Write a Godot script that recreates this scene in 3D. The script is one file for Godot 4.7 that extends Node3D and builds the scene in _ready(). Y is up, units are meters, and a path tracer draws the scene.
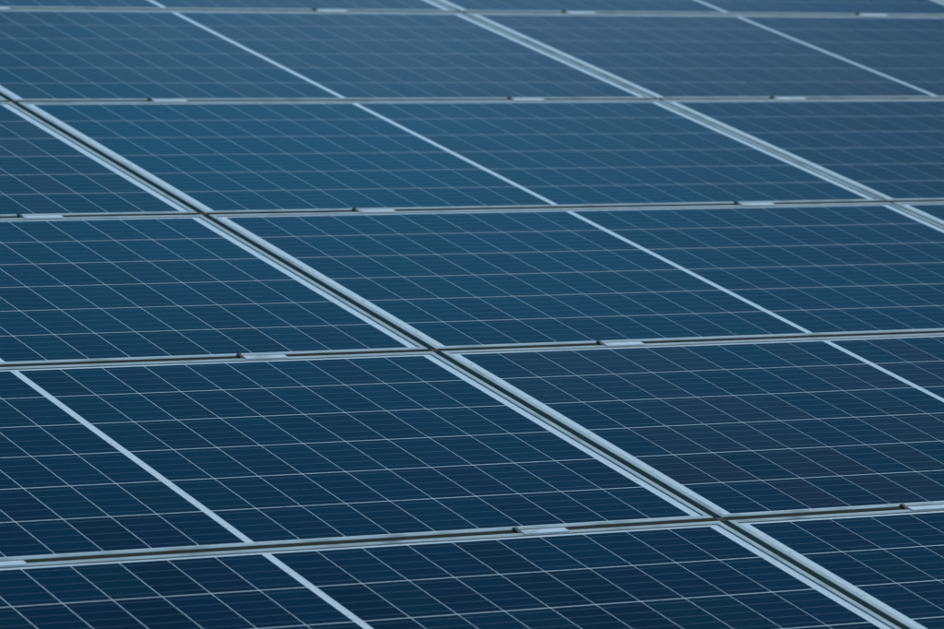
extends Node3D

# A field of framed half-cut solar modules on a tilted table, seen through a long lens.
const TILT := 12.878          # degrees the table leans towards the viewer
const PV := 1.012             # pitch of the rows up the slope
const LEN := 1.700
const WID := 0.994
const DEEP := 0.035           # frame depth
const LIP := 0.0115           # visible width of the frame
const BASE := 1.62            # height of the table's reference point above the ground

const CENTRE := {-1: -0.8583, 0: 0.8583, 1: 2.5673, 2: 4.2763}    # middle of each column of modules, metres along the row
const SEAM := [0.0, 1.7128]                         # the slanting seams; the second one is much tighter
const SEAM_HALF := [0.0081, 0.0043]
const CLAMP_SHIFT := {-1: -0.026, 0: -0.006, 1: 0.006, 2: 0.012, 3: 0.023}   # rows were not clamped in one straight line
const CLAMP := [-0.4635, 0.4905]                    # clamps, from the middle of a module
var rng := RandomNumberGenerator.new()
var used := {}
var M := {}
var cell_materials: Array = []
var tilt: Basis
var frame_long: ArrayMesh
var frame_short: ArrayMesh
var ribbon_mesh: ArrayMesh
var seal_mesh: ArrayMesh


# ---------------------------------------------------------------- helpers
func numbered(called: String) -> String:
	var n: int = used.get(called, 0)
	used[called] = n + 1
	return called if n == 0 else "%s_%03d" % [called, n]


func tag(o: Node, label: String, category: String, group := "") -> void:
	o.set_meta("label", label)
	o.set_meta("category", category)
	if group != "":
		o.set_meta("group", group)


func thing(called: String, label: String, category: String, group := "") -> Node3D:
	var o := Node3D.new()
	o.name = numbered(called)
	add_child(o)
	tag(o, label, category, group)
	return o


func part(called: String, mesh: Mesh, m: Material, parent: Node, at := Transform3D()) -> MeshInstance3D:
	var o := MeshInstance3D.new()
	o.name = called
	o.mesh = mesh
	o.material_override = m
	o.transform = at
	parent.add_child(o, true)
	return o


func lin(r: float, g: float, b: float) -> Color:
	return Color(r, g, b).linear_to_srgb()


func tri(st: SurfaceTool, a: Vector3, b: Vector3, c: Vector3) -> void:
	st.add_vertex(a)
	st.add_vertex(b)
	st.add_vertex(c)


func quad(st: SurfaceTool, a: Vector3, b: Vector3, c: Vector3, d: Vector3) -> void:
	tri(st, a, b, c)
	tri(st, a, c, d)


# closed outline in (z, y), swept along x from x0 to x1
func sweep(st: SurfaceTool, outline: PackedVector2Array, x0: float, x1: float) -> void:
	var o := outline.duplicate()
	if Geometry2D.is_polygon_clockwise(o):
		o.reverse()
	var n := o.size()
	for i in n:
		var p := o[i]
		var q := o[(i + 1) % n]
		quad(st, Vector3(x0, p.y, p.x), Vector3(x0, q.y, q.x), Vector3(x1, q.y, q.x), Vector3(x1, p.y, p.x))
	var t := Geometry2D.triangulate_polygon(o)
	for k in range(0, t.size(), 3):
		var a := o[t[k]]
		var b := o[t[k + 1]]
		var c := o[t[k + 2]]
		tri(st, Vector3(x0, a.y, a.x), Vector3(x0, c.y, c.x), Vector3(x0, b.y, b.x))
		tri(st, Vector3(x1, a.y, a.x), Vector3(x1, b.y, b.x), Vector3(x1, c.y, c.x))


func swept(outline: PackedVector2Array, x0: float, x1: float) -> ArrayMesh:
	var st := SurfaceTool.new()
	st.begin(Mesh.PRIMITIVE_TRIANGLES)
	st.set_smooth_group(-1)
	sweep(st, outline, x0, x1)
	st.generate_normals()
	return st.commit()


func slab(st: SurfaceTool, lo: Vector3, hi: Vector3) -> void:
	sweep(st, PackedVector2Array([Vector2(lo.z, lo.y), Vector2(hi.z, lo.y), Vector2(hi.z, hi.y), Vector2(lo.z, hi.y)]), lo.x, hi.x)


func slab_mesh(lo: Vector3, hi: Vector3) -> ArrayMesh:
	var st := SurfaceTool.new()
	st.begin(Mesh.PRIMITIVE_TRIANGLES)
	st.set_smooth_group(-1)
	slab(st, lo, hi)
	st.generate_normals()
	return st.commit()


# a point of the table: u metres along the row, v rows down the slope, n metres above the frames
func on_table(u: float, v: float, n := 0.0) -> Vector3:
	return Vector3(0, BASE, 0) + tilt * Vector3(u, n, v * PV)


func noise(kind: int, freq: float, size: int, ramp: Array, seed_ := 1, octaves := 4) -> NoiseTexture2D:
	var f := FastNoiseLite.new()
	f.seed = seed_
	f.noise_type = kind
	f.frequency = freq
	f.fractal_octaves = octaves
	if kind == FastNoiseLite.TYPE_CELLULAR:
		f.cellular_return_type = FastNoiseLite.RETURN_CELL_VALUE
		f.fractal_type = FastNoiseLite.FRACTAL_NONE
	var g := Gradient.new()
	g.offsets = PackedFloat32Array(ramp.map(func(r): return r[0]))
	g.colors = PackedColorArray(ramp.map(func(r): return r[1]))
	var t := NoiseTexture2D.new()
	t.width = size
	t.height = size
	t.seamless = true
	t.noise = f
	t.color_ramp = g
	return t


func mat(color: Color, rough: float, metal := 0.0, spec := 0.5) -> StandardMaterial3D:
	var m := StandardMaterial3D.new()
	m.albedo_color = color
	m.roughness = rough
	m.metallic = metal
	m.metallic_specular = spec
	return m


func textured(m: StandardMaterial3D, t: Texture2D, scale: float) -> StandardMaterial3D:
	m.albedo_texture = t
	m.uv1_triplanar = true
	m.uv1_world_triplanar = true
	m.uv1_scale = Vector3.ONE * scale
	return m


# ---------------------------------------------------------------- materials
func materials() -> void:
	var grey := func(x: float) -> Color: return Color(x, x, x)
	# anodised aluminium with faint streaks and specks of grime
	var grime := noise(FastNoiseLite.TYPE_SIMPLEX_SMOOTH, 0.012, 512, [[0.0, Color(0.62, 0.6, 0.56)], [0.27, Color(0.88, 0.88, 0.87)], [0.45, Color(0.97, 0.97, 0.97)], [1.0, Color(1, 1, 1)]], 11, 5)
	M.alu = textured(mat(lin(0.6, 0.6, 0.555), 0.45, 0.3), grime, 1.3)
	M.alu.roughness_texture = noise(FastNoiseLite.TYPE_SIMPLEX, 0.03, 256, [[0.0, grey.call(0.75)], [1.0, grey.call(1.0)]], 5, 3)
	M.clamp = textured(mat(lin(0.76, 0.77, 0.77), 0.5, 0.2), grime, 2.1)
	M.rail = mat(lin(0.5, 0.51, 0.51), 0.5, 0.7)
	M.steel = mat(lin(0.34, 0.35, 0.35), 0.55, 0.6)
	M.dark_steel = mat(lin(0.03, 0.03, 0.028), 0.6, 0.3)
	M.rust = textured(mat(lin(1, 1, 1), 0.9), noise(FastNoiseLite.TYPE_SIMPLEX, 0.05, 256, [[0.0, lin(0.02, 0.015, 0.012)], [0.5, lin(0.06, 0.038, 0.022)], [1.0, lin(0.15, 0.08, 0.04)]], 8, 4), 9.0)
	M.seal = mat(lin(0.12, 0.12, 0.115), 0.7)
	M.gap_shade_green = mat(lin(0.009, 0.026, 0.022), 0.8, 0.0, 0.2)  # shade of the slanting gaps, put into a colour
	M.gap_shade_brown = mat(lin(0.030, 0.031, 0.024), 0.8, 0.0, 0.2)  # shade of the level gaps and clamp slits, put into a colour
	var specks := noise(FastNoiseLite.TYPE_SIMPLEX_SMOOTH, 0.03, 512, [[0.0, Color(0.55, 0.56, 0.56)], [0.13, Color(0.78, 0.78, 0.78)], [0.19, Color(0.97, 0.97, 0.97)], [1.0, Color(1, 1, 1)]], 31, 4)
	M.backsheet = textured(mat(lin(0.79, 0.8, 0.8), 0.6, 0.0, 0.0), specks, 4.7)
	M.ribbon = mat(lin(0.17, 0.21, 0.23), 0.5, 0.3, 0.1)
	# tempered solar glass: antireflection coat, finely textured
	M.glass = mat(Color(1, 1, 1, 0.0), 0.03, 0.0, 0.316)
	M.glass.transparency = BaseMaterial3D.TRANSPARENCY_ALPHA
	# silicon: crystal grains in a few blue tones, the last, greyest one holding pale sky reflection
	var grain := noise(FastNoiseLite.TYPE_CELLULAR, 0.05, 512, [[0.0, grey.call(0.78)], [0.5, grey.call(0.91)], [1.0, grey.call(1.0)]], 3)
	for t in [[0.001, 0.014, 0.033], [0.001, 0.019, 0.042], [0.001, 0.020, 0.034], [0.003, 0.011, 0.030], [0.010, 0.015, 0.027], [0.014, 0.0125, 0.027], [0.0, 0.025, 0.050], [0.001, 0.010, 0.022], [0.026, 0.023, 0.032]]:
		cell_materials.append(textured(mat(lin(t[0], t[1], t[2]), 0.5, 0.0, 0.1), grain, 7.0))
	var turf := noise(FastNoiseLite.TYPE_SIMPLEX, 0.02, 1024, [[0.0, lin(0.05, 0.05, 0.025)], [0.4, lin(0.045, 0.075, 0.025)], [0.7, lin(0.065, 0.1, 0.035)], [1.0, lin(0.12, 0.12, 0.06)]], 21, 6)
	M.ground = textured(mat(Color.WHITE, 0.95), turf, 0.35)
	M.concrete = textured(mat(lin(0.36, 0.35, 0.33), 0.9), grime, 2.0)


# ---------------------------------------------------------------- module
func shared_meshes() -> void:
	# long members run the full length, with a bottom flange; short ones butt between them
	frame_long = swept(PackedVector2Array([Vector2(0, 0), Vector2(.028, 0), Vector2(.028, .0015), Vector2(.0015, .0015), Vector2(.0015, .024), Vector2(LIP, .024), Vector2(LIP, DEEP - .0006), Vector2(LIP - .0006, DEEP), Vector2(.0007, DEEP), Vector2(0, DEEP - .0007)]), -LEN / 2, LEN / 2)
	frame_short = swept(PackedVector2Array([Vector2(0, .002), Vector2(.0015, .002), Vector2(.0015, .024), Vector2(LIP, .024), Vector2(LIP, DEEP - .0006), Vector2(LIP - .0006, DEEP), Vector2(.0007, DEEP), Vector2(0, DEEP - .0007)]), -WID / 2 + LIP + .0002, WID / 2 - LIP - .0002)
	# tinned ribbons: five on every string of cells
	var st := SurfaceTool.new()
	st.begin(Mesh.PRIMITIVE_TRIANGLES)
	st.set_smooth_group(-1)
	var y := .0332
	for half in [-1, 1]:
		for r in 6:
			var zc := (r - 2.5) * CELL_V
			for b in 5:
				var z := zc + (b - 2.0) * .0312
				var x0: float = half * .0085
				var x1: float = half * (.007 + 10 * CELL_U - .002)
				slab(st, Vector3(minf(x0, x1), y, z - .0004), Vector3(maxf(x0, x1), y + .0002, z + .0004))
	st.generate_normals()
	ribbon_mesh = st.commit()
	# black bead between glass and frame
	st = SurfaceTool.new()
	st.begin(Mesh.PRIMITIVE_TRIANGLES)
	st.set_smooth_group(-1)
	var hx := LEN / 2 - LIP + .0003
	var hz := WID / 2 - LIP + .0003
	for s in [-1, 1]:
		var z0: float = s * hz
		var z1: float = s * (hz - .0006)
		slab(st, Vector3(-hx, .0326, minf(z0, z1)), Vector3(hx, .0342, maxf(z0, z1)))
		var a: float = s * hx
		var c: float = s * (hx - .0006)
		slab(st, Vector3(minf(a, c), .0326, -hz + .0014), Vector3(maxf(a, c), .0342, hz - .0014))
	st.generate_normals()
	seal_mesh = st.commit()


const CELL_U := 0.0813        # pitch of the half cells along the module
const CELL_V := 0.1595        # pitch across it

func build_module() -> Node3D:
	var o := Node3D.new()
	part("frame_member", frame_long, M.alu, o, Transform3D(Basis(), Vector3(0, 0, -WID / 2)))
	part("frame_member", frame_long, M.alu, o, Transform3D(Basis(Vector3.UP, PI), Vector3(0, 0, WID / 2)))
	part("frame_member", frame_short, M.alu, o, Transform3D(Basis(Vector3.UP, PI / 2), Vector3(-LEN / 2, 0, 0)))
	part("frame_member", frame_short, M.alu, o, Transform3D(Basis(Vector3.UP, -PI / 2), Vector3(LEN / 2, 0, 0)))
	part("backsheet", slab_mesh(Vector3(-LEN / 2 + LIP - .002, .0317, -WID / 2 + LIP - .002), Vector3(LEN / 2 - LIP + .002, .0326, WID / 2 - LIP + .002)), M.backsheet, o)
	part("seal", seal_mesh, M.seal, o)
	var cell := slab_mesh(Vector3(-.0395, .0327, -.0778), Vector3(.0395, .0331, .0778))
	for half in [-1, 1]:
		for r in 6:
			for k in 10:
				part("solar_cell", cell, cell_materials[0], o, Transform3D(Basis(), Vector3(half * (.007 + (k + .5) * CELL_U), 0, (r - 2.5) * CELL_V)))
	part("busbar_ribbons", ribbon_mesh, M.ribbon, o).set_meta("kind", "stuff")
	var pane := PlaneMesh.new()
	pane.size = Vector2(LEN - 2 * LIP + .002, WID - 2 * LIP + .002)
	part("glass", pane, M.glass, o, Transform3D(Basis(), Vector3(0, .0341, 0)))
	return o


func build_clamp() -> Node3D:
	var o := Node3D.new()
	var top := PackedVector2Array([Vector2(.0010, -.0348), Vector2(.0010, .0015), Vector2(.0015, .0020), Vector2(.0185, .0020), Vector2(.0190, .0015), Vector2(.0190, .0003), Vector2(.0030, .0003), Vector2(.0030, -.0348)])
	part("clamp_plate", swept(top, -.042, .042), M.clamp, o)
	part("slit_shade", slab_mesh(Vector3(-.042, -.012, -.0088), Vector3(.042, -.0012, .0009)), M.gap_shade_brown, o)  # added dark block, stands for shade in the slit above the plate
	var lug := PackedVector2Array([Vector2(-.0125, .0004), Vector2(-.0125, .0020), Vector2(-.0085, .0042), Vector2(.0080, .0004), Vector2(.0080, -.0348), Vector2(-.0085, -.0348), Vector2(-.0085, .0004)])
	part("end_lug", swept(lug, -.048, -.0421), M.dark_steel, o)
	return o


# blue air with a pale, uneven bank of cloud round the horizon
func sky_panorama() -> ImageTexture:
	var f := FastNoiseLite.new()
	f.seed = 15
	f.frequency = 1.6
	f.fractal_octaves = 3
	var w := 512
	var h := 256
	var img := Image.create_empty(w, h, false, Image.FORMAT_RGBF)
	for j in h:
		var el := 90.0 - (j + .5) / h * 180.0
		for i in w:
			var az := (i + .5) / w * TAU     # north (-z) at the left end
			var e := deg_to_rad(el)
			var d := Vector3(sin(az) * cos(e), sin(e) * 1.5, -cos(az) * cos(e))
			var n := f.get_noise_3dv(d)
			var bank := smoothstep(31.0, 19.0, el - n * 1.5) * clampf(.76 + .9 * n, .2, 1.1)
			var c := Vector3(.0, .10, .26).lerp(Vector3(.10, .56, 1.02), bank) + Vector3(.17, .06, .02) * smoothstep(24.2, 20.5, el) * clampf(.7 + 1.0 * n, .1, 1.1) + Vector3(.05, .25, .29) * smoothstep(33.0, 75.0, el)
			if el < 0.0:
				c = Vector3(.07, .1, .07)
			img.set_pixel(i, j, Color(c.x, c.y, c.z))
	return ImageTexture.create_from_image(img)


func _ready() -> void:
	rng.seed = 20240611
	tilt = Basis(Vector3.RIGHT, deg_to_rad(TILT))
	# ------------------------------------------------ camera
	var cam := Camera3D.new()
	cam.name = "camera"
	add_child(cam)
	cam.fov = 8.4328
	cam.near = 0.1
	cam.far = 3000.0
	cam.transform = Transform3D(Basis(Vector3(0.87163, 0.0, 0.49017), Vector3(0.02771, 0.9984, -0.04928), Vector3(-0.48939, 0.05654, 0.87023)).orthonormalized(), Vector3(-3.82059, BASE + 0.06314, 8.91032))
	var lens := CameraAttributesPhysical.new()
	lens.frustum_focal_length = 162.77
	lens.frustum_focus_distance = 7.4
	lens.exposure_aperture = 9.5
	lens.frustum_far = 3000.0
	lens.frustum_near = 0.1
	cam.attributes = lens
	# ------------------------------------------------ sky and light
	var env := Environment.new()
	var sm := PanoramaSkyMaterial.new()
	sm.panorama = sky_panorama()
	var sky := Sky.new()
	sky.sky_material = sm
	env.background_mode = Environment.BG_SKY
	env.sky = sky
	env.tonemap_mode = Environment.TONE_MAPPER_LINEAR
	env.tonemap_exposure = 1.1
	env.sdfgi_enabled = true
	env.ssao_enabled = true
	env.ssil_enabled = true
	var we := WorldEnvironment.new()
	we.name = "world_environment"
	we.environment = env
	add_child(we)
	var sun := DirectionalLight3D.new()
	sun.name = "sun"
	sun.light_color = Color(1.0, 0.985, 0.95)
	sun.light_energy = 0.5
	sun.light_angular_distance = 20.0
	sun.shadow_enabled = true
	add_child(sun)
	sun.rotation_degrees = Vector3(-55, 100, 0)

	materials()
	shared_meshes()
	# ------------------------------------------------ ground
	var plane := PlaneMesh.new()
	plane.size = Vector2(3000, 3000)
	var g := part("ground", plane, M.ground, self)
	g.set_meta("kind", "structure")

	# ------------------------------------------------ the table that carries the modules
	var cols := [-1, 0, 1]
	var rows := [-2, -1, 0, 1, 2, 3]
	var col_word := {-1: "left", 0: "middle", 1: "right", 2: "rightmost"}
	var rail_mesh := slab_mesh(Vector3(-.02, -.04, -2.0 * PV - .05), Vector3(.02, 0, 4.0 * PV + .05))
	var short_rail := slab_mesh(Vector3(-.02, -.04, -2.0 * PV - .05), Vector3(.02, 0, .05))
	for c in [-1, 0, 1, 2]:
		for k in 2:
			var o := thing("mounting_rail", "aluminium rail running up the slope beneath the %s %s of the %s column" % ["first" if k == 0 else "second", "row of clamps", col_word[c]], "rail", "rails beneath the panels")
			part("profile", short_rail if c == 2 else rail_mesh, M.rail, o)
			o.transform = Transform3D(tilt, on_table(CENTRE[c] + CLAMP[k], 0, -DEEP - .0002))
	var beam_name := ["upper", "middle", "lower"]
	for b in 3:
		var v: float = [-1.2, 1.0, 3.2][b]
		var o := thing("cross_beam", "galvanised steel beam under the rails, %s of the three" % beam_name[b], "beam", "beams beneath the panels")
		o.transform = Transform3D(tilt, on_table(0, v, -DEEP - .0404))
		part("profile", slab_mesh(Vector3(-1.76, -.09, -.03), Vector3(5.15 if b == 0 else 3.47, 0, .03)), M.steel, o)
		for c in 3:
			var foot := on_table([-1.0, .86, 2.7][c], v, -DEEP - .11)
			var p := thing("support_post", "galvanised steel post under the %s beam, %s of three" % [beam_name[b], ["left", "middle", "right"][c]], "post", "posts beneath the table")
			p.position = Vector3(foot.x, 0, foot.z)
			var shaft := CylinderMesh.new()
			shaft.top_radius = .045
			shaft.bottom_radius = .045
			shaft.height = foot.y
			part("shaft", shaft, M.steel, p, Transform3D(Basis(), Vector3(0, foot.y / 2, 0)))
			part("footing", slab_mesh(Vector3(-.16, -.1, -.16), Vector3(.16, .06, .16)), M.concrete, p)

	# ------------------------------------------------ modules
	var label := {
		Vector2i(-1, -2): "blue solar panel behind the top left corner, in the farthest row",
		Vector2i(0, -2): "blue solar panel cut by the top edge, left of the far wide seam",
		Vector2i(1, -2): "blue solar panel cut by the top edge, right of the far wide seam",
		Vector2i(2, -2): "last visible corner of a solar panel at the top right corner of the view",
		Vector2i(2, -1): "blue solar panel beyond the right edge, second row from the top",
		Vector2i(-1, -1): "sliver of blue solar panel at the left edge, second row from the top",
		Vector2i(0, -1): "blue solar panel at upper left, second row from the top",
		Vector2i(1, -1): "greyish blue solar panel at upper right, second row from the top",
		Vector2i(-1, 0): "greyish blue solar panel corner at the left edge, third row from the top",
		Vector2i(0, 0): "bright blue solar panel seen whole, third row from the top",
		Vector2i(1, 0): "blue solar panel at the right edge, third row from the top",
		Vector2i(-1, 1): "blue solar panel at the left edge, fourth row from the top",
		Vector2i(0, 1): "dark blue solar panel in the middle of the picture, fourth row from the top",
		Vector2i(1, 1): "small corner of blue solar panel at the right edge, fourth row from the top",
		Vector2i(-1, 2): "dark blue solar panel left of the seam, second row from the bottom",
		Vector2i(0, 2): "dark blue solar panel right of the seam, second row from the bottom",
		Vector2i(1, 2): "dark blue solar panel beyond the right edge, second row from the bottom",
		Vector2i(-1, 3): "dark blue solar panel left of the seam, in the nearest row",
		Vector2i(0, 3): "dark blue solar panel in the bottom right corner, in the nearest row",
		Vector2i(1, 3): "dark blue solar panel beyond the bottom right corner, in the nearest row",
	}
	# tones each module draws from; greyer far modules carry painted sky reflection
	var module_tones := {Vector2i(-1, 0): [4, 5, 7, 8], Vector2i(1, -1): [4, 5, 8], Vector2i(0, -1): [4, 8, 0, 5, 8], Vector2i(0, -2): [4, 5, 8, 7], Vector2i(1, -2): [4, 3, 0, 7], Vector2i(0, 0): [6, 2, 1, 1, 2], Vector2i(1, 0): [0, 7, 3, 1], Vector2i(0, 2): [3, 5, 5, 4, 4, 0, 7]}
	var proto := build_module()
	for r in rows:
		for c in ([-1, 0, 1, 2] if r < 0 else cols):
			var o: Node3D = proto.duplicate()
			o.name = numbered("solar_panel")
			add_child(o)
			var key := Vector2i(c, r)
			tag(o, label[key], "solar panel", "solar panels mounted edge to edge")
			o.transform = Transform3D(tilt, on_table(CENTRE[c], r + .5, -DEEP))
			var tones: Array = module_tones.get(key, [0, 1, 2, 3, 7, 0, 1])
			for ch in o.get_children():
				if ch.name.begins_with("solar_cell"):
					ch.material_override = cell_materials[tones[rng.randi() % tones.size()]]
	proto.free()

	# ------------------------------------------------ clamps on the seams between the rows, rusty spacers at the crossings
	var seam := {-1: "topmost", 0: "second", 1: "third", 2: "fourth", 3: "lowest"}
	var row_word := {-2: "farthest", -1: "second farthest", 0: "third farthest", 1: "third nearest", 2: "second nearest", 3: "nearest"}
	var clamp0 := build_clamp()
	for r in [-1, 0, 1, 2, 3]:
		for c in cols:
			for k in 2:
				var o: Node3D = clamp0.duplicate()
				o.name = numbered("panel_clamp")
				add_child(o)
				tag(o, "silver clamp on the %s level seam, %s one along the %s column's panels" % [seam[r], ["left", "right"][k], col_word[c]], "clamp", "clamps holding the panels")
				o.transform = Transform3D(tilt, on_table(CENTRE[c] + CLAMP[k] + CLAMP_SHIFT[r], r))
	clamp0.free()
	for r in [-1, 0, 1, 2, 3]:
		for c in [0, 1]:
			var o := thing("corner_spacer", "small rusty spacer where the %s level seam meets the %s slanting seam" % [seam[r], ["left", "right"][c]], "spacer", "rusty spacers at the corners")
			o.transform = Transform3D(tilt, on_table(SEAM[c], r))
			part("block", slab_mesh(Vector3(-SEAM_HALF[c], -.034, -.0087), Vector3(SEAM_HALF[c], -.0010, .0087)), M.rust, o)
	# added dark strips standing for shade in the open seams, cut short at every clamp and crossing
	for r in [-1, 0, 1, 2, 3]:
		for c in cols:
			var a: float = CLAMP[0] + CLAMP_SHIFT[r]
			var b: float = CLAMP[1] + CLAMP_SHIFT[r]
			var half_span := LEN / 2 - .0002
			var o := thing("level_seam_shade", "added brownish shade strip in the %s level seam along the %s column's panels" % [seam[r], col_word[c]], "seam strip", "added shade strips in the seams")
			o.transform = Transform3D(tilt, on_table(CENTRE[c], r))
			for span in [[-half_span, a - .0495], [a + .0425, b - .0495], [b + .0425, half_span]]:
				part("strip_length", slab_mesh(Vector3(span[0], -.012, -.0088), Vector3(span[1], -.0014, .0088)), M.gap_shade_brown, o)
	for r in rows:
		for c in [0, 1]:
			var o := thing("slanting_seam_shade", "added green shade strip in the %s slanting seam in the %s row of panels" % [["left", "right"][c], row_word[r]], "seam strip", "added shade strips in the seams")
			o.transform = Transform3D(tilt, on_table(SEAM[c], r + .5))
			part("strip_length", slab_mesh(Vector3(-SEAM_HALF[c], -.016, -PV / 2 + .0092), Vector3(SEAM_HALF[c], [-.0015, -.009][c], PV / 2 - .0092)), M.gap_shade_green, o)
